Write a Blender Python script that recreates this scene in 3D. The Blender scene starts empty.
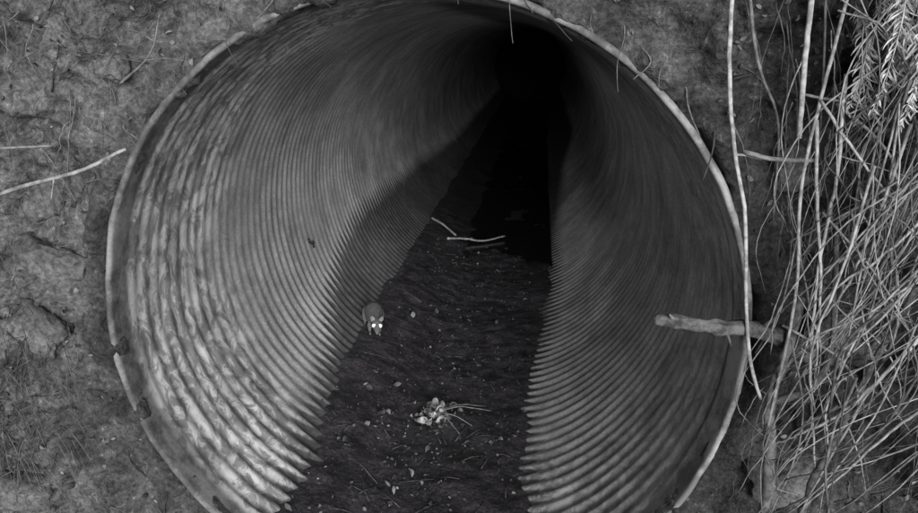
import bpy, bmesh, math, random
import numpy as np
from mathutils import Vector, Matrix, noise
random.seed(7)
scene=bpy.context.scene
R=0.75

# ---------------------------------------------------------------- helpers
def fr(x,y,z,s,o=4,off=0.0):
    return noise.fractal(Vector((x*s+off,y*s+off*1.7,z*s-off)),0.9,2.0,o)
def sm(a,b,x):
    t=min(1,max(0,(x-a)/(b-a)));return t*t*(3-2*t)
def mesh_obj(name,verts,faces,mat=None,smooth=True,parent=None,attrs=None):
    me=bpy.data.meshes.new(name)
    me.from_pydata([tuple(v) for v in verts],[],faces)
    if attrs:
        for k,vals in attrs.items():
            at=me.attributes.new(k,'FLOAT','POINT')
            at.data.foreach_set('value',np.array(vals,dtype=np.float32))
    if smooth: me.polygons.foreach_set('use_smooth',[True]*len(me.polygons))
    me.update()
    ob=bpy.data.objects.new(name,me);scene.collection.objects.link(ob)
    if mat: me.materials.append(mat)
    if parent: ob.parent=parent
    return ob
class Acc:
    def __init__(s): s.v=[];s.f=[];s.r=[]
    def tube(s,pts,r0,r1,sides=6,rnd=None,rad=None,lump=0.0,lf=40):
        if rnd is None: rnd=random.random()
        pts=[Vector(p) for p in pts];n=len(pts);b=len(s.v)
        for i,p in enumerate(pts):
            t=(pts[min(i+1,n-1)]-pts[max(i-1,0)]).normalized()
            a=t.cross(Vector((0.13,0.9,0.31)))
            if a.length<1e-3:a=t.cross(Vector((1,0,0)))
            a.normalize();c=t.cross(a)
            rr=rad[i] if rad else r0+(r1-r0)*i/(n-1)
            for k in range(sides):
                an=2*math.pi*k/sides;dv=a*math.cos(an)+c*math.sin(an)
                q=rr*(1+lump*noise.noise(p*lf+dv*1.6))
                s.v.append(p+dv*q);s.r.append(rnd)
        for i in range(n-1):
            for k in range(sides):
                k2=(k+1)%sides
                s.f.append((b+i*sides+k,b+i*sides+k2,b+(i+1)*sides+k2,b+(i+1)*sides+k))
        s.f.append(tuple(b+k for k in range(sides))[::-1])
        s.f.append(tuple(b+(n-1)*sides+k for k in range(sides)))
    def leaf(s,c,d,nrm,L,W,rnd=None,curl=0.2):
        if rnd is None: rnd=random.random()
        d=d.normalized();w=d.cross(nrm).normalized();nn=w.cross(d)
        b=len(s.v);prof=[(0,.05),(.25,.8),(.5,1),(.75,.7),(1,.04)]
        for t,wd in prof:
            m=c+d*(L*t)+nn*(curl*L*math.sin(t*3.0))
            for sd in(-1,0,1):
                s.v.append(m+w*(sd*wd*W*.5)+nn*(abs(sd)*curl*W*.5));s.r.append(rnd)
        for i in range(4):
            for k in range(2):
                s.f.append((b+i*3+k,b+i*3+k+1,b+(i+1)*3+k+1,b+(i+1)*3+k))
    def obj(s,name,mat,parent=None,smooth=True):
        return mesh_obj(name,s.v,s.f,mat,smooth,parent,{'rnd':s.r})
def spline(cps,n=14):
    cps=[Vector(c) for c in cps];P=[cps[0]*2-cps[1]]+cps+[cps[-1]*2-cps[-2]];out=[]
    seg=len(cps)-1;m=max(2,n//seg)
    for i in range(seg):
        a,b,c,d=P[i:i+4]
        for k in range(m):
            t=k/m
            out.append(.5*((2*b)+(c-a)*t+(2*a-5*b+4*c-d)*t*t+(3*b-a-3*c+d)*t**3))
    out.append(cps[-1]);return out
def rough(pts,a):
    return [p+Vector([random.uniform(-a,a) for _ in range(3)]) if 0<i<len(pts)-1 else p for i,p in enumerate(pts)]

# ---------------------------------------------------------------- materials
class M:
    def __init__(s,name,rough=.85,spec=.25):
        s.m=bpy.data.materials.new(name);s.m.use_nodes=True;s.t=s.m.node_tree;s.n=s.t.nodes;s.l=s.t.links
        s.b=s.n['Principled BSDF'];s.b.inputs['Roughness'].default_value=rough
        s.b.inputs['Specular IOR Level'].default_value=spec
        s.tc=s.n.new('ShaderNodeTexCoord').outputs['Object']
    def noise(s,sc,det=4,rg=.6,vec=None,scale3=None,dist=0):
        n=s.n.new('ShaderNodeTexNoise');n.inputs['Scale'].default_value=sc;n.inputs['Detail'].default_value=det
        n.inputs['Roughness'].default_value=rg;n.inputs['Distortion'].default_value=dist
        v=vec or s.tc
        if scale3:
            mp=s.n.new('ShaderNodeMapping');mp.inputs['Scale'].default_value=scale3;s.l.new(v,mp.inputs['Vector']);v=mp.outputs[0]
        s.l.new(v,n.inputs['Vector']);return n.outputs['Fac']
    def ramp(s,src,a,b,va=0.0,vb=1.0):
        n=s.n.new('ShaderNodeMapRange');n.interpolation_type='SMOOTHSTEP'
        for i,v in zip((1,2,3,4),(a,b,va,vb)): n.inputs[i].default_value=v
        s.l.new(src,n.inputs[0]);return n.outputs[0]
    def math(s,op,a,b=None,c=None):
        n=s.n.new('ShaderNodeMath');n.operation=op
        for i,v in enumerate((a,b,c)):
            if v is None: continue
            if isinstance(v,(int,float)): n.inputs[i].default_value=v
            else: s.l.new(v,n.inputs[i])
        return n.outputs[0]
    def mix(s,f,a,b):
        n=s.n.new('ShaderNodeMix');n.data_type='FLOAT'
        for i,v in zip((0,2,3),(f,a,b)):
            if isinstance(v,(int,float)): n.inputs[i].default_value=v
            else: s.l.new(v,n.inputs[i])
        return n.outputs[0]
    def attr(s,nm):
        n=s.n.new('ShaderNodeAttribute');n.attribute_name=nm;return n.outputs['Fac']
    def sep(s):
        n=s.n.new('ShaderNodeSeparateXYZ');s.l.new(s.tc,n.inputs[0]);return n.outputs
    def col(s,val,tint=(1,1,1)):
        n=s.n.new('ShaderNodeCombineColor')
        for i in range(3):
            s.l.new(s.math('MULTIPLY',val,tint[i]) if tint[i]!=1 else val,n.inputs[i])
        s.l.new(n.outputs[0],s.b.inputs['Base Color'])
    def bump(s,h,st=.5,d=.01):
        n=s.n.new('ShaderNodeBump');n.inputs['Strength'].default_value=st;n.inputs['Distance'].default_value=d
        s.l.new(h,n.inputs['Height']);s.l.new(n.outputs[0],s.b.inputs['Normal'])

def soil_mat(name,lo,hi,speck=.3,bumpd=.02,tone=False):
    m=M(name,.95,.1)
    a=m.noise(2.2,3,.6);b=m.noise(11,5,.7,dist=.6);c=m.noise(75,4,.75)
    f=m.math('ADD',m.math('MULTIPLY',m.ramp(a,.38,.62),.5),m.math('MULTIPLY',m.ramp(b,.32,.68),.5))
    v=m.mix(f,lo,hi)
    v=m.math('MULTIPLY',v,m.ramp(c,.3,.7,.5,1.4))
    sp=m.math('MULTIPLY',m.ramp(c,.60,.70),m.ramp(b,.42,.6))
    v=m.mix(sp,v,speck)
    if tone: v=m.math('MULTIPLY',v,m.attr('tone'))
    m.col(v)
    m.bump(m.math('ADD',b,m.math('MULTIPLY',c,.5)),.8,bumpd);return m.m
mat_soil=soil_mat('soil_bank',.045,.19,.34,.02,True)
mat_ground=soil_mat('soil_ground',.03,.08)
def pipe_mat():
    m=M('corrugated_metal',.85,.10)
    xyz=m.sep();x=xyz[0];y=xyz[1];ph=m.attr('phase');st=m.attr('stain');stk_shade=m.attr('streak_shade');band=m.attr('band')
    cosp=m.math('COSINE',m.math('MULTIPLY',ph,2*math.pi))
    n1=m.noise(3.0,3,.6);n2=m.noise(20,6,.72,scale3=(1,.8,.55),dist=1.0);n3=m.noise(130,2,.6);n4=m.noise(7,5,.75)
    base=m.mix(m.ramp(n1,.3,.7),.32,.46)
    base=m.math('MULTIPLY',base,m.ramp(n4,.3,.7,.70,1.18))
    base=m.math('MULTIPLY',base,m.ramp(n3,.3,.7,.78,1.2))
    base=m.math('MULTIPLY',base,m.math('MULTIPLY_ADD',cosp,.04,.95))
    base=m.math('MULTIPLY',base,m.ramp(y,1.2,3.5,1.0,1.6))  # light reaching deep into the pipe, painted in as paler metal
    base=m.math('MULTIPLY',base,m.ramp(x,.0,.6,1.0,1.25))  # right wall colour raised to stand in for light falling there
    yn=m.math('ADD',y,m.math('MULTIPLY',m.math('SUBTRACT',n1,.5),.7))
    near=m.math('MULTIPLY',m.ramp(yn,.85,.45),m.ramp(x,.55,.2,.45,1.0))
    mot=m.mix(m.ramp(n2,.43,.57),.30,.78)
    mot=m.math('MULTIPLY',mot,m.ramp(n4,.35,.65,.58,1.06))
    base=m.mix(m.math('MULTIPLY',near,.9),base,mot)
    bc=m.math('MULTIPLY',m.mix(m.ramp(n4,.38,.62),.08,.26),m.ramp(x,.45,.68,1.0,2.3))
    base=m.mix(m.math('MULTIPLY',band,.9),base,bc)
    s=m.math('ADD',st,m.math('MULTIPLY',cosp,-.34))
    s=m.math('ADD',s,m.math('MULTIPLY',m.math('SUBTRACT',n4,.5),1.1))
    sf=m.ramp(s,-.25,.20)
    scol=m.mix(m.ramp(n2,.35,.65),.06,.115)
    v=m.mix(m.math('MULTIPLY',sf,.97),base,scol)
    v=m.math('MULTIPLY',v,m.math('SUBTRACT',1.0,m.math('MULTIPLY',stk_shade,.75)))
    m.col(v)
    return m.m
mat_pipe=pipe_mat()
def mud_mat():
    m=M('wet_mud',.30,.6)
    b=m.noise(14,5,.7,dist=.5);c=m.noise(80,4,.75)
    v=m.mix(m.ramp(b,.35,.65),.03,.075)
    v=m.math('MULTIPLY',v,m.ramp(c,.3,.7,.5,1.5))
    v=m.mix(m.ramp(c,.62,.74),v,.2)
    m.col(v,(1.03,.95,1.06));m.bump(m.math('ADD',b,m.math('MULTIPLY',c,.6)),.8,.014);return m.m
mat_mud=mud_mat()
def var_mat(name,lo,hi,sc=60,rough=.85,spec=.15,a=.55,b=1.25,bm=0):
    m=M(name,rough,spec);r=m.attr('rnd');n=m.noise(sc,3,.65)
    v=m.mix(r,lo,hi);v=m.math('MULTIPLY',v,m.ramp(n,.34,.66,a,b));m.col(v)
    if bm: m.bump(n,.8,bm)
    return m.m
mat_stem=var_mat('dry_stem',.07,.42,50)
mat_stem_dim=var_mat('fine_root',.06,.22,50)
mat_bark=var_mat('bark',.08,.2,70)
mat_leaf=var_mat('dry_leaf',.05,.26,50)
mat_leaf2=var_mat('pale_leaf',.10,.5,50)
mat_frond=var_mat('frond_leaf',.18,.65,60)
mat_grass=var_mat('grass_blade',.06,.2,50)
mat_log=var_mat('log_bark',.04,.15,38,.9,.1,.4,1.4,.003)
mat_rock=soil_mat('rock_stone',.06,.17,.26,.012)
mat_fur=var_mat('rat_fur',.15,.18,260,a=.6,b=1.3)
mat_skin=var_mat('rat_skin',.22,.25,90)
mw=M('still_water',.18,.4);mw.b.inputs['Base Color'].default_value=(.018,.018,.018,1);mat_water=mw.m
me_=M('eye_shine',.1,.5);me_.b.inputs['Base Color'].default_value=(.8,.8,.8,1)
me_.b.inputs['Emission Color'].default_value=(1,1,1,1);me_.b.inputs['Emission Strength'].default_value=2.5;mat_eye=me_.m  # glow imitates light thrown back by the eyes
mp=M('light_block',.95,.1);mp.b.inputs['Base Color'].default_value=(.02,.02,.02,1);mat_block=mp.m

# ---------------------------------------------------------------- culvert pipe
PITCH=.062;AMP=.0017;LEN=16.0
YL=[.0,.31,.59,.79,1.16,1.48,1.95,2.27,3.05,4.5,6.7,16]
AL=[-33,-35,-41,-41,-46,-56,-64,-68,-68,-65,-58,-55]
YR=[0,.52,1.04,1.39,1.95,2.56,3.43,4.55,6.2,7.6,16]
AR=[22,21,19,22,28,30,32,37,44,60,60]
def build_pipe():
    NA=224;ys=[];y=0.0
    while y<LEN:
        ys.append(y)
        y+=PITCH/8 if y<4.5 else PITCH/5
    V=[];F=[];ph=[];st=[];sk_shade=[];bd=[]
    prof=[(.55,R+.020),(0.0,R+.018),(-.014,R+.015),(-.020,R+.009),(-.018,R+.002),(-.010,R)]
    rings=[('o',)+p for p in prof]+[('i',y,None) for y in ys]
    for kind,y,rr in rings:
        for k in range(NA):
            a=-math.pi+2*math.pi*k/NA
            sa,ca=math.sin(a),math.cos(a);ad=math.degrees(a)
            oval=.006*math.sin(2*a+.8)+.012*noise.noise(Vector((sa*1.5,y*.7,ca*1.5)))
            yw=.008*noise.noise(Vector((sa*3,ca*3,4)))
            p=(y+.020*noise.noise(Vector((sa*2,y*.4,ca*2))))/PITCH+ a/(2*math.pi)*2
            if kind=='o': r=rr+oval+.003*noise.noise(Vector((sa*12,y*5,ca*12)))
            else:
                amp=AMP*sm(.035,.09,y)*(1+1.0*noise.noise(Vector((sa*3,y*2,ca*3))))*(.75+1.0*sm(-85,-45,ad)*sm(80,40,ad))
                r=R+oval+amp*math.cos(2*math.pi*p+math.pi)
            V.append((r*sa,y+yw,-r*ca))
            ph.append(p)
            l=np.interp(y,YL,AL);rt=np.interp(y,YR,AR)
            s=min((ad-l),(rt-ad))/10
            st.append(max(-2.5,min(2.5,s)))
            ceil_shade=sm(115,145,ad) if ad>0 else sm(-170,-179,ad)  # shade on the ceiling, painted into the pipe colour
            sk_shade.append(min(1,.5*math.exp(-((ad-64)/13)**2)*sm(2.0,3.2,y)*sm(9,4.2,y)+.9*math.exp(-((y-.10)/.012)**2)*sm(40,60,ad)*sm(150,120,ad)+ceil_shade*sm(.1,.8,y)))
            bd.append(1-sm(.05,.09,y))
    nr=len(rings)
    for i in range(nr-1):
        for k in range(NA):
            k2=(k+1)%NA
            F.append((i*NA+k,(i+1)*NA+k,(i+1)*NA+k2,i*NA+k2))
    return mesh_obj('corrugated_culvert_pipe',V,F,mat_pipe,True,None,{'phase':ph,'stain':st,'streak_shade':sk_shade,'band':bd})
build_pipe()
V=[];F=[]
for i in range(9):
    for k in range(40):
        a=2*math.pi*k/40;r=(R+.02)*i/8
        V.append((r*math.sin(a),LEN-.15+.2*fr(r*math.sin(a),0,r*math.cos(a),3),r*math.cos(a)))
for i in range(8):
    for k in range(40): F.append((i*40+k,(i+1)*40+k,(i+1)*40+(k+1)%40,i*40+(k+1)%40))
mesh_obj('light_block_cap',V,F,mat_block)  # added cap on the far end, keeps sky light out of the pipe

def bed_z(x,y):
    flat=np.interp(y,[0,.5,1.2,2.5,3.2,16],[-.71,-.708,-.708,-.672,-.668,-.668])
    edge=np.interp(y,[0,.5,1.2,16],[-.62,-.60,-.575,-.575])
    t=sm(-.12,-.48,x)
    z=flat+(edge-flat)*t
    return z+.014*fr(x,y,0,3,4)+.005*fr(x,y,0,16,4,3.1)
V=[];F=[];xs=np.linspace(-.56,.42,120);ys=np.concatenate([np.linspace(-.02,4,420),np.linspace(4.05,LEN-.1,120)])
for y in ys:
    for x in xs: V.append((x,y,bed_z(x,y)))
nx=len(xs)
for i in range(len(ys)-1):
    for k in range(nx-1): F.append((i*nx+k,i*nx+k+1,(i+1)*nx+k+1,(i+1)*nx+k))
mesh_obj('mud_streambed',V,F,mat_mud)
V=[];F=[];ts=np.linspace(0,1,40);ns=100
for i in range(ns):
    for t in ts:
        y0=2.95+.35*fr(t*.6,0,0,4,4,2)+.25*(1-t)
        y=y0+(LEN-.2-y0)*(i/(ns-1))
        xl=-.21+.05*fr(0,y,0,1.2,4)
        V.append((xl+(.40-xl)*t,y,-.660))
nt_=len(ts)
for i in range(ns-1):
    for k in range(nt_-1): F.append((i*nt_+k,i*nt_+k+1,(i+1)*nt_+k+1,(i+1)*nt_+k))
mesh_obj('water_puddle',V,F,mat_water)

# ---------------------------------------------------------------- earth bank around the mouth
def bank_y(x,z):
    r=math.hypot(x,z);o=sm(.78,1.0,r)
    y=-.010-.085*o
    y+=.75*max(0,z-.95)+.15*max(0,z-.72)
    y-=.28*max(0,abs(x)-1.25)*(1 if z<2 else max(0,1-(z-2)/4))
    y-=.25*max(0,-z-.35)*o
    k=.14+.86*o
    y+=k*(.10*fr(x,0,z,2.1,3,5)+.065*fr(x,0,z,7,4,9)+.026*fr(x,0,z,24,4,2))
    b=abs(fr(x,0,z,4.3,3,21));y+=.04*k*(1-sm(0,.12,b))
    return y
NR=280;NT=760;V=[];F=[];TONE=[]
for i in range(NR):
    u=i/(NR-1);r0=.766+ (1.3*u if u<.7 else 1.3*u+ ((u-.7)/.3)**2*14)
    for k in range(NT):
        a=2*math.pi*k/NT;sa,ca=math.sin(a),math.cos(a)
        w=1-min(1,i/16)
        nz=noise.fractal(Vector((sa*6,ca*6,1)),.9,2,5)
        r=r0+w*max(-.024,min(.002,.040*nz-.008))
        x=r*sa;z=r*ca
        fwd_=.036*max(0,noise.fractal(Vector((sa*5,ca*5,7)),.9,2,4)+.50)*sm(1.0,.2,abs(w-.6)*2)*(1 if w>0 else 0)
        V.append((x,bank_y(x,z)-fwd_+(.03 if i==0 else 0),z))
        TONE.append(1-.5*sm(.55,.80,x+.08*fr(x,0,z,3,3,8))*(sm(-.9,.0,z)*.6+.4)-.30*sm(.84,.77,r))  # soil colour darker towards the right and close to the rim
for i in range(NR-1):
    for k in range(NT):
        k2=(k+1)%NT;F.append((i*NT+k,(i+1)*NT+k,(i+1)*NT+k2,i*NT+k2))
mesh_obj('earth_bank',V,F,mat_soil,True,None,{'tone':TONE})
V=[];F=[];N=90
gs=[math.copysign(abs(t)**3*150,t) for t in np.linspace(-1,1,N)]
for yy in gs:
    for xx in gs:
        V.append((xx,yy-2,-.80+(.02*fr(xx,yy,0,2,4) if abs(xx)<10 else 0)))
for i in range(N-1):
    for k in range(N-1): F.append((i*N+k,i*N+k+1,(i+1)*N+k+1,(i+1)*N+k))
mesh_obj('ground',V,F,mat_ground)

def rock(x,z,sx,sy,sz,rot=0,push=.02):
    bm=bmesh.new();bmesh.ops.create_icosphere(bm,subdivisions=5,radius=1)
    off=random.uniform(0,50)
    for v in bm.verts:
        c=v.co;q=1+.30*fr(c.x,c.y,c.z,.9,2,off)+.12*fr(c.x,c.y,c.z,3.0,5,off)
        c=Vector([max(-.80,min(.80,t)) for t in c])*q
        v.co=Vector((c.x*sx,c.y*sy,c.z*sz))
    me=bpy.data.meshes.new('rock');bm.to_mesh(me);bm.free();me.materials.append(mat_rock)
    me.polygons.foreach_set('use_smooth',[True]*len(me.polygons))
    ob=bpy.data.objects.new('rock',me);scene.collection.objects.link(ob)
    ob.location=(x,bank_y(x,z)+push,z);ob.rotation_euler=(0,rot,0)
rock(-.89,.12,.105,.05,.065,.25,.012);rock(-.93,.27,.10,.05,.06,-.3,.018);rock(-.91,-.03,.08,.05,.06,.6,.018)
rock(-1.02,-.05,.08,.05,.06);rock(-.98,-.42,.13,.08,.05,.2,.0);rock(-.66,.60,.05,.03,.04,.4,.015)
rock(.93,.06,.08,.05,.06,.3);rock(.86,-.32,.10,.06,.07,-.3);rock(.80,.40,.05,.03,.05)

# ---------------------------------------------------------------- twigs, litter, stems on the bank
def onbank(x,z,off=.0): return Vector((x,bank_y(x,z)-off,z))
A=Acc()
for i in range(420):
    x=random.uniform(-1.35,1.35);z=random.uniform(-.75,.95)
    if math.hypot(x,z)<.82: continue
    L=random.uniform(.03,.18);an=random.uniform(0,math.pi)
    p=[]
    for t in (0,.35,.7,1):
        xx=x+math.cos(an)*L*t+random.uniform(-.008,.008);zz=z+math.sin(an)*L*t+random.uniform(-.008,.008)
        if math.hypot(xx,zz)<.78: break
        p.append(onbank(xx,zz,random.uniform(.003,.02)))
    if len(p)==4: A.tube(spline(p,9),random.uniform(.0008,.0024),.0007,5,random.random()**1.5)
A.obj('scattered_twigs',mat_stem_dim)
A=Acc()
for i in range(7500):
    x=random.uniform(-1.4,1.4);z=random.uniform(-.78,1.0)
    if math.hypot(x,z)<.77: continue
    if fr(x,0,z,3,2,40)<-.0 and random.random()<.6: continue
    c=onbank(x,z,.004);d=Vector((random.uniform(-1,1),random.uniform(-.6,.1),random.uniform(-1,1)))
    nn=Vector((random.uniform(-.8,.8),-1,random.uniform(-.8,.8)))
    L=random.uniform(.005,.020);A.leaf(c,d,nn,L,L*random.uniform(.25,.7),random.random()**2.2,random.uniform(-.4,.4))
A.obj('leaf_litter',mat_leaf)

def stick(name,cps,r0,r1,mat,tw=(),n=24,rnd=.7,lump=.25,sides=9):
    A=Acc();P=rough(spline(cps,n),r0*.12);A.tube(P,r0,r1,sides,rnd,None,lump)
    for i,d,L,r in tw:
        p=P[i];d=Vector(d).normalized();A.tube(rough(spline([p,p+d*L*.5,p+d*L+Vector((0,0,-.1*L))],8),r*.3),r,r*.5,6,rnd)
    return A.obj(name,mat)
stick('dead_branch',[(-.95,-.16,.305),(-.80,-.19,.352),(-.68,-.19,.385),(-.585,-.17,.430)],.0048,.0036,mat_stem,[(12,(-.2,-.2,-1),.04,.002),(20,(.8,-.3,.2),.02,.002)],rnd=.75)
stick('dead_branch',[(-.98,-.14,.41),(-.88,-.18,.425),(-.76,-.15,.43)],.0045,.002,mat_stem,[(10,(1,0,.3),.04,.0015)],rnd=.4)
stick('dead_branch',[(-.60,-.14,.56),(-.52,-.16,.62),(-.50,-.14,.70)],.003,.0015,mat_stem,[(10,(1,0,.1),.08,.0015),(16,(-1,0,.6),.06,.0015)],rnd=.3)

def log():
    A=Acc();cps=[(.505,-.215,.120),(.56,-.215,.114),(.63,-.20,.100),(.70,-.18,.094),(.77,-.17,.072),(.86,-.16,.03),(.95,-.02,.0)]
    P=rough(spline(cps,120),.0002);n=len(P)
    rad=[]
    for i in range(n):
        t=i/n
        kn=.003*math.exp(-((t-.13)/.03)**2)+.004*math.exp(-((t-.33)/.03)**2)
        rad.append(.0105+.012*t+kn)
    rad[0]=.003;rad[1]=.007;rad[2]=.0092
    A.tube(P,0,0,24,.8,rad,.30,22)
    b=P[15];A.tube([b,b+Vector((-.004,-.012,.010)),b+Vector((-.012,-.016,.020))],.006,.002,7,1)
    b=P[44];A.tube([b,b+Vector((.012,-.012,-.012)),b+Vector((.018,-.016,-.030))],.005,.002,7,.8)
    b=P[66];A.tube([b,b+Vector((.02,-.02,.03)),b+Vector((.03,-.03,.05))],.006,.002,7,.8)
    A.obj('broken_log',mat_log)
log()
A=Acc()
P=rough(spline([(.775,-.16,-.62),(.77,-.20,-.23),(.752,-.21,-.05),(.775,-.2,.06),(.80,-.17,.16)],30),.003)
A.tube(P,.013,.009,10,.8,None,.3)
P2=rough(spline([P[14],(.83,-.2,-.02),(.85,-.22,.08),(.84,-.2,.3)],20),.003);A.tube(P2,.009,.005,8,.4,None,.3)
A.tube(rough(spline([(.85,-.15,-.65),(.85,-.2,-.3),(.90,-.2,-.1),(1.0,-.2,.2)],24),.003),.010,.006,8,.3,None,.3)
A.obj('bare_sapling',mat_bark)
stick('dead_vine',[(.600,-.2,.80),(.607,-.22,.60),(.634,-.21,.45),(.662,-.22,.33),(.686,-.2,.15),(.705,-.21,.03),(.735,-.2,-.05)],.0042,.0036,mat_stem,[(12,(1,0,-.1),.05,.003)],40,1)
stick('dead_vine',[(.718,-.28,.85),(.718,-.28,.65),(.724,-.28,.49)],.0054,.0046,mat_stem,[],20,1.25,.1)
stick('dead_vine',[(.65,-.21,.455),(.70,-.23,.445),(.78,-.2,.44)],.005,.004,mat_stem,[],14,.5)
stick('dead_vine',[(.62,-.2,.8),(.66,-.2,.62),(.72,-.16,.5),(.74,-.13,.3)],.0035,.002,mat_stem_dim,[],20,.8)
stick('dead_vine',[(.80,-.24,.80),(.765,-.26,.60),(.745,-.26,.40),(.765,-.24,.18),(.75,-.22,-.10)],.0034,.003,mat_stem,[],36,.9)

A=Acc()
def clampb(p,off=.015):
    if math.hypot(p.x,p.z)>.8:
        p.y=min(p.y,bank_y(p.x,p.z)-off)
    return p
cnt=0
while cnt<420:
    x0=random.uniform(.74,1.5);z0=random.uniform(.0,.78) if cnt<340 else random.uniform(.55,.95);typ=random.random()
    yb=random.uniform(-.42,-.12)
    if typ<.5:
        dx=-random.uniform(.05,.34);dz=-random.uniform(.2,.55)
    elif typ<.75:
        dx=random.uniform(-.06,.06);dz=-random.uniform(.25,.7)
    else:
        dx=random.uniform(.05,.3);dz=-random.uniform(.1,.5)
    bend=random.uniform(-.09,.07);x1=x0+dx;z1=z0+dz
    lim=.70+.05*random.random()
    if x1<lim: x1=lim+random.uniform(0,.12)
    q=[Vector((x0,yb,z0)),Vector((x0+dx*.33+bend,yb-.03,z0+dz*.33+abs(bend)*.3)),Vector((x0+dx*.68+bend*.8,yb,z0+dz*.68)),Vector((x1,yb+.1,z1))]
    if min(v.x for v in q)<.69: continue
    cnt+=1
    P=[clampb(v) for v in rough(spline(q,15),.0014)]
    r=random.choice([.0009,.0012,.0014,.0018,.0022,.0030])
    A.tube(P,r,r*.6,6,random.random()**1.1)
for cps,r in [([(1.0,-.3,.18),(.93,-.33,.10),(.86,-.3,-.02),(.80,-.25,-.10),(.77,-.2,-.15)],.0038),
              ([(1.05,-.28,.02),(.95,-.3,-.06),(.88,-.28,-.17),(.84,-.2,-.3)],.0032),
              ([(1.0,-.32,.45),(.88,-.33,.30),(.80,-.3,.20),(.78,-.25,.02)],.0028),
              ([(.80,-.25,.60),(.80,-.27,.42),(.79,-.27,.25),(.81,-.24,.05),(.86,-.2,-.2)],.0036),
              ([(.76,-.25,.52),(.775,-.27,.36),(.80,-.27,.2),(.83,-.22,-.02)],.0036),
              ([(.90,-.3,.52),(.86,-.33,.38),(.83,-.3,.22),(.80,-.25,.12)],.0032),
              ([(1.1,-.3,.3),(1.0,-.36,.29),(.88,-.33,.2),(.83,-.3,0.0),(.86,-.25,-.12)],.003)]:
    A.tube(rough(spline(cps,28),.0015),r,r*.6,7,random.uniform(.8,1))
A.obj('dry_stem_tangle',mat_stem)

A=Acc()
for a,L in [(-30,.1),(-22,.05),(-14,.06),(-3,.05),(2,.04),(8,.07),(14,.13),(17,.06),(22,.09),(27,.05),(33,.12),(36,.07),(-40,.08),(-52,.06),(45,.10),(52,.12),(-10,.04),(40,.05)]:
    an=math.radians(a);x=.80*math.sin(an);z=.80*math.cos(an)
    p=Vector((x,bank_y(x,z)-.005,z));q=[p+Vector((random.uniform(-.03,.03),0,.05)),p,p+Vector((random.uniform(-.02,.02),-.04,-L*.5)),p+Vector((random.uniform(-.03,.03),-.05,-L))]
    r=random.choice([.0014,.002,.0026]);A.tube(rough(spline(q,12),.001),r,r*.5,6,random.random())
for i in range(90):
    x=random.uniform(.5,1.1);z=random.uniform(.30,.85)
    if math.hypot(x,z)<.82: continue
    L=random.uniform(.1,.4);yb=bank_y(x,z)-random.uniform(.01,.1);dx=random.uniform(-.04,.06)
    q=[Vector((x,yb,z)),Vector((x+dx,yb-.02,z-L*.5)),Vector((x+dx*1.5,yb,z-L))]
    if math.hypot(q[-1].x,q[-1].z)<.78: continue
    r=random.uniform(.0008,.002);A.tube([clampb(v) for v in rough(spline(q,12),.002)],r,r*.5,5)
for i in range(110):
    x=random.uniform(-1.15,-.3);z=random.uniform(.25,.85)
    if math.hypot(x,z)<.84: continue
    L=random.uniform(.05,.2);an=random.uniform(-2.4,-.7);yb=bank_y(x,z)-.01
    q=[Vector((x,yb,z)),Vector((x+math.cos(an)*L*.5+random.uniform(-.02,.02),yb-.03,z+math.sin(an)*L*.5)),Vector((x+math.cos(an)*L,yb-.02,z+math.sin(an)*L))]
    if math.hypot(q[-1].x,q[-1].z)<.80: continue
    r=random.uniform(.0006,.0014);A.tube([clampb(v) for v in rough(spline(q,12),.001)],r,r*.5,5)
A.obj('hanging_roots',mat_stem_dim)

A=Acc()
for i in range(52):
    x=random.uniform(.83,1.15);z=random.uniform(.60,.82);yb=random.uniform(-.40,-.22)
    L=random.uniform(.08,.20);dx=random.uniform(-.06,.08)
    P=spline([(x,yb+.1,z+.06),(x+dx*.3,yb,z),(x+dx*.7,yb-.03,z-L*.5),(x+dx,yb-.01,z-L)],34)
    rv=random.uniform(.2,1);A.tube(P,.0014,.0006,5,rv)
    for j in range(2,len(P)-1):
        t=j/len(P);ll=.032*math.sin(math.pi*(.12+.85*t))+.006
        for sd in(-1,1):
            d=Vector((sd*random.uniform(.2,1.0),random.uniform(-.9,.3),-.9+random.uniform(-.5,.5)))
            A.leaf(P[j]+Vector((0,0,random.uniform(-.004,.004))),d,Vector((random.uniform(-.9,.9),-1,random.uniform(-.7,.7))),ll*random.uniform(.4,1.2),.0030,min(1,max(0,rv+random.uniform(-.4,.4))),-.2)
A.obj('fern',mat_frond)

A=Acc()
for i in range(420):
    x=random.uniform(-1.25,-.84);z=random.uniform(-.40,.04);p=onbank(x,z,0)
    an=random.uniform(-2.7,-.2);L=random.uniform(.05,.18)
    d=Vector((math.cos(an),-.35,math.sin(an)*.8))
    q=[p,p+d*L*.5+Vector((0,-.01,.02)),p+d*L+Vector((0,0,-.03))]
    if math.hypot(q[-1].x,q[-1].z)<.80: continue
    A.tube(spline(q,6),.0011,.0004,4,random.random()**1.6)
A.obj('dry_grass',mat_grass)

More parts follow.
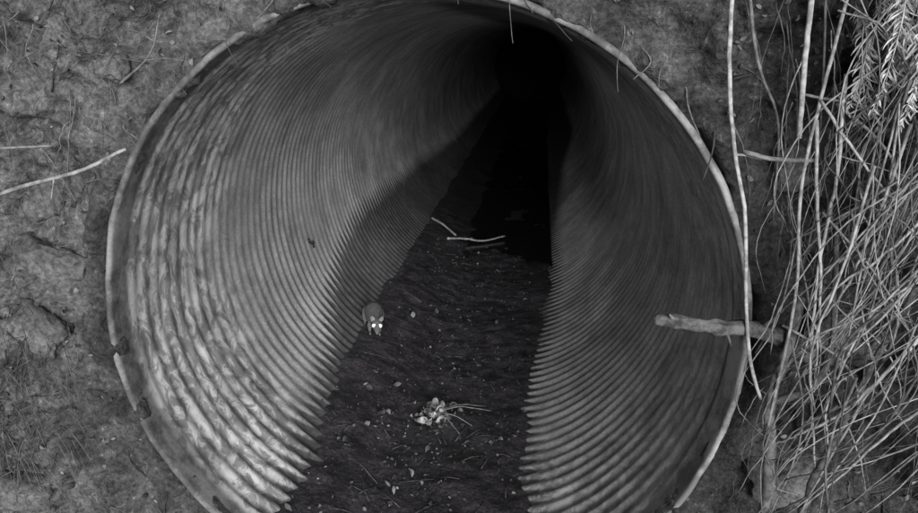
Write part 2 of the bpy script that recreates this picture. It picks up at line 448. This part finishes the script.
# ---------------------------------------------------------------- debris in the pipe
def floorp(x,y,o=.004): return Vector((x,y,bed_z(x,y)+o))
stick('fallen_stick',[floorp(-.30,3.20,.02),floorp(-.20,3.30,.03),floorp(-.08,3.32,.03),floorp(.06,3.45,.03)],.008,.005,mat_stem,[(10,(.3,-.6,.3),.08,.004)],rnd=.9)
stick('fallen_stick',[floorp(-.45,3.55,.03),floorp(-.36,3.45,.03),floorp(-.26,3.35,.02)],.009,.006,mat_stem,[],14,.8)
A=Acc()
for i in range(1700):
    y=random.uniform(.02,1)**.8*3.2+.05;x=random.gauss(-.10,.2)
    if i>1300: y=random.uniform(.1,.9)
    if not -.48<x<.26: continue
    L=random.uniform(.004,.016) if random.random()<.96 else .03
    d=Vector((random.uniform(-1,1),random.uniform(-1,1),random.uniform(-.1,.4)))
    A.leaf(floorp(x,y,.001),d,Vector((random.uniform(-.7,.7),random.uniform(-.9,.1),1)),L,L*random.uniform(.3,.9),random.random()**2.4,random.uniform(-.45,.45))
for i in range(70):
    y=random.uniform(.05,3) if i<30 else random.uniform(.1,.8);x=random.uniform(-.42,.22);an=random.uniform(0,3.14);L=random.uniform(.03,.12)
    x2=x+math.cos(an)*L;y2=y+math.sin(an)*L
    if -.45<x2<.25: A.tube(rough([floorp(x,y,.002),floorp((x+x2)/2,(y+y2)/2,.006),floorp(x2,y2,.002)],.002),.0015,.0009,5,random.random()*.35)
A.obj('floor_leaf_debris',mat_leaf)
A=Acc();c=Vector((-.085,.93,0))
for i in range(90):
    x=c.x+random.gauss(0,.034);y=c.y+random.gauss(0,.045);L=random.uniform(.012,.045)
    d=Vector((random.uniform(-1,1),random.uniform(-1,1),random.uniform(-.4,.5)))
    A.leaf(floorp(x,y,random.uniform(.000,.03)),d,Vector((random.uniform(-1,1),random.uniform(-1,.2),1)),L,L*random.uniform(.4,.9),random.random()**1.3,random.uniform(-.6,.6))
for e in [(.10,1.03),(.12,.98),(.02,.80),(.06,.85)]:
    A.tube(rough(spline([floorp(c.x,c.y,.02),floorp((c.x+e[0])/2,(c.y+e[1])/2,.03),floorp(e[0],e[1],.01)],9),.002),.0028,.0015,6,.2)
A.obj('dead_leaf_clump',mat_leaf2)
A=Acc();an=math.radians(-74)
p=Vector((.745*math.sin(an),1.5,-.745*math.cos(an)));nn=Vector((-math.sin(an),0,math.cos(an)))
A.leaf(p+nn*.008,Vector((0,.6,-.5)),nn,.06,.03,.0,.3);A.leaf(p+nn*.01,Vector((0,-.6,.4)),nn,.03,.02,.0,.3)
A.obj('stuck_leaf',mat_leaf)

# ---------------------------------------------------------------- rat
def rat_build():
    rat=bpy.data.objects.new('rat',None);scene.collection.objects.link(rat)
    S=[(.128,.036,.006,.006),(.120,.037,.016,.016),(.100,.042,.028,.028),(.070,.047,.036,.036),(.035,.051,.038,.040),(0,.050,.034,.036),(-.030,.048,.029,.032),(-.055,.047,.024,.027),(-.072,.048,.020,.023),(-.088,.049,.0195,.0205),(-.102,.047,.0180,.0180),(-.114,.043,.0140,.0140),(-.126,.038,.0100,.0100),(-.136,.034,.0068,.0068),(-.142,.032,.0035,.0035)]
    V=[];F=[];n=24
    for i,(y,z,w,h) in enumerate(S):
        for k in range(n):
            a=2*math.pi*k/n
            V.append((w*math.cos(a),y,z+h*math.sin(a)*(1 if math.sin(a)>0 else (1.12 if -.06<y<.11 else .9))))
    for i in range(len(S)-1):
        for k in range(n): F.append((i*n+k,i*n+(k+1)%n,(i+1)*n+(k+1)%n,(i+1)*n+k))
    F.append(tuple(range(n))[::-1]);F.append(tuple((len(S)-1)*n+k for k in range(n)))
    def tube(pts,rad,sides=12):
        b=len(V);m=len(pts)
        for i,p in enumerate(pts):
            p=Vector(p);t=(Vector(pts[min(i+1,m-1)])-Vector(pts[max(i-1,0)])).normalized()
            a=t.cross(Vector((1,.1,.05))).normalized();c=t.cross(a)
            for k in range(sides):
                an=2*math.pi*k/sides;V.append(tuple(p+(a*math.cos(an)+c*math.sin(an))*rad[i]))
        for i in range(m-1):
            for k in range(sides): F.append((b+i*sides+k,b+i*sides+(k+1)%sides,b+(i+1)*sides+(k+1)%sides,b+(i+1)*sides+k))
        F.append(tuple(b+k for k in range(sides))[::-1]);F.append(tuple(b+(m-1)*sides+k for k in range(sides)))
    for sd in(-1,1):
        tube([(sd*.018,.085,.050),(sd*.025,.065,.040),(sd*.030,.045,.026),(sd*.031,.040,.018),(sd*.030,.062,.013),(sd*.030,.080,.009),(sd*.031,.070,.005),(sd*.032,.045,.004),(sd*.033,.030,.003)],[.018,.022,.017,.011,.009,.006,.0055,.006,.003])
        tube([(sd*.014,-.045,.045),(sd*.020,-.048,.030),(sd*.021,-.040,.019),(sd*.020,-.052,.011),(sd*.019,-.062,.005),(sd*.019,-.078,.004),(sd*.019,-.084,.003)],[.012,.013,.0090,.0065,.005,.0055,.002])
    ob=mesh_obj('body',V,F,mat_fur,True,rat)
    md=ob.modifiers.new('r','REMESH');md.mode='VOXEL';md.voxel_size=.0022;md.use_smooth_shade=True
    s_=ob.modifiers.new('sm','SMOOTH');s_.iterations=7
    tx=bpy.data.textures.new('furclump','CLOUDS');tx.noise_scale=.005
    dm=ob.modifiers.new('d','DISPLACE');dm.texture=tx;dm.strength=.003;dm.mid_level=.5
    for sd,nm in((-1,'right'),(1,'left')):
        bm=bmesh.new();bmesh.ops.create_uvsphere(bm,u_segments=16,v_segments=10,radius=1)
        for v in bm.verts: v.co=Vector((v.co.x*.0105,v.co.y*.0022,v.co.z*.0125))
        me=bpy.data.meshes.new('ear');bm.to_mesh(me);bm.free();me.materials.append(mat_skin);me.polygons.foreach_set('use_smooth',[True]*len(me.polygons))
        o=bpy.data.objects.new('ear_'+nm,me);scene.collection.objects.link(o);o.parent=rat;o.location=(sd*.0175,-.084,.068);o.rotation_euler=(.15,sd*.45,sd*.5)
        bm=bmesh.new();bmesh.ops.create_uvsphere(bm,u_segments=16,v_segments=10,radius=.0066)
        me=bpy.data.meshes.new('eye');bm.to_mesh(me);bm.free();me.materials.append(mat_eye)
        o=bpy.data.objects.new('eye_'+nm,me);scene.collection.objects.link(o);o.parent=rat;o.location=(sd*.0125,-.110,.052);o.scale=(1,.8,.95)
    A=Acc();A.tube(spline([(0,.115,.038),(0,.16,.022),(-.012,.24,.022),(.02,.33,.03)],20),.0055,.0016,8,.5);A.obj('tail',mat_skin,rat)
    return rat
rat=rat_build()
rat.location=(-.430,1.49,bed_z(-.430,1.49)+.004);rat.rotation_euler=(0,.12,math.radians(16));rat.scale=(1.06,1.22,1.1)

# ---------------------------------------------------------------- camera
f=800;C=Vector((.2682,-1.7516,.6643));yaw,pitch,roll=-.0992,.2715,.0067
cy,sy=math.cos(yaw),math.sin(yaw);cp,sp=math.cos(pitch),math.sin(pitch)
fwd=Vector((sy*cp,cy*cp,-sp));right=Vector((cy,-sy,0));up=right.cross(fwd)
r=right*math.cos(roll)+up*math.sin(roll);u=up*math.cos(roll)-right*math.sin(roll)
cd=bpy.data.cameras.new('camera');cam=bpy.data.objects.new('camera',cd);scene.collection.objects.link(cam)
cam.matrix_world=Matrix(((r.x,u.x,-fwd.x,C.x),(r.y,u.y,-fwd.y,C.y),(r.z,u.z,-fwd.z,C.z),(0,0,0,1)))
cd.sensor_width=36;cd.lens=36*f/918;cd.clip_start=.02;cd.clip_end=600;scene.camera=cam

# ---------------------------------------------------------------- light
el=math.radians(10);hd=math.radians(14)
d=Vector((-math.sin(hd)*math.cos(el),math.cos(hd)*math.cos(el),-math.sin(el)))
sl=bpy.data.lights.new('sun','SUN');sl.energy=5.0;sl.angle=math.radians(34);sl.color=(1,1,1)
so=bpy.data.objects.new('sun',sl);scene.collection.objects.link(so);so.rotation_euler=d.to_track_quat('-Z','Y').to_euler();so.location=(1,-6,3)
w=bpy.data.worlds.new('World');scene.world=w;w.use_nodes=True;nt=w.node_tree
bg=nt.nodes['Background'];sky=nt.nodes.new('ShaderNodeTexSky');sky.sky_type='NISHITA';sky.sun_disc=False
sky.sun_elevation=el;td=-d;sky.sun_rotation=math.atan2(td.x,td.y)
bw=nt.nodes.new('ShaderNodeRGBToBW');nt.links.new(sky.outputs[0],bw.inputs[0]);nt.links.new(bw.outputs[0],bg.inputs[0]);bg.inputs[1].default_value=.06
scene.view_settings.view_transform='Standard';scene.view_settings.look='None';scene.view_settings.exposure=0
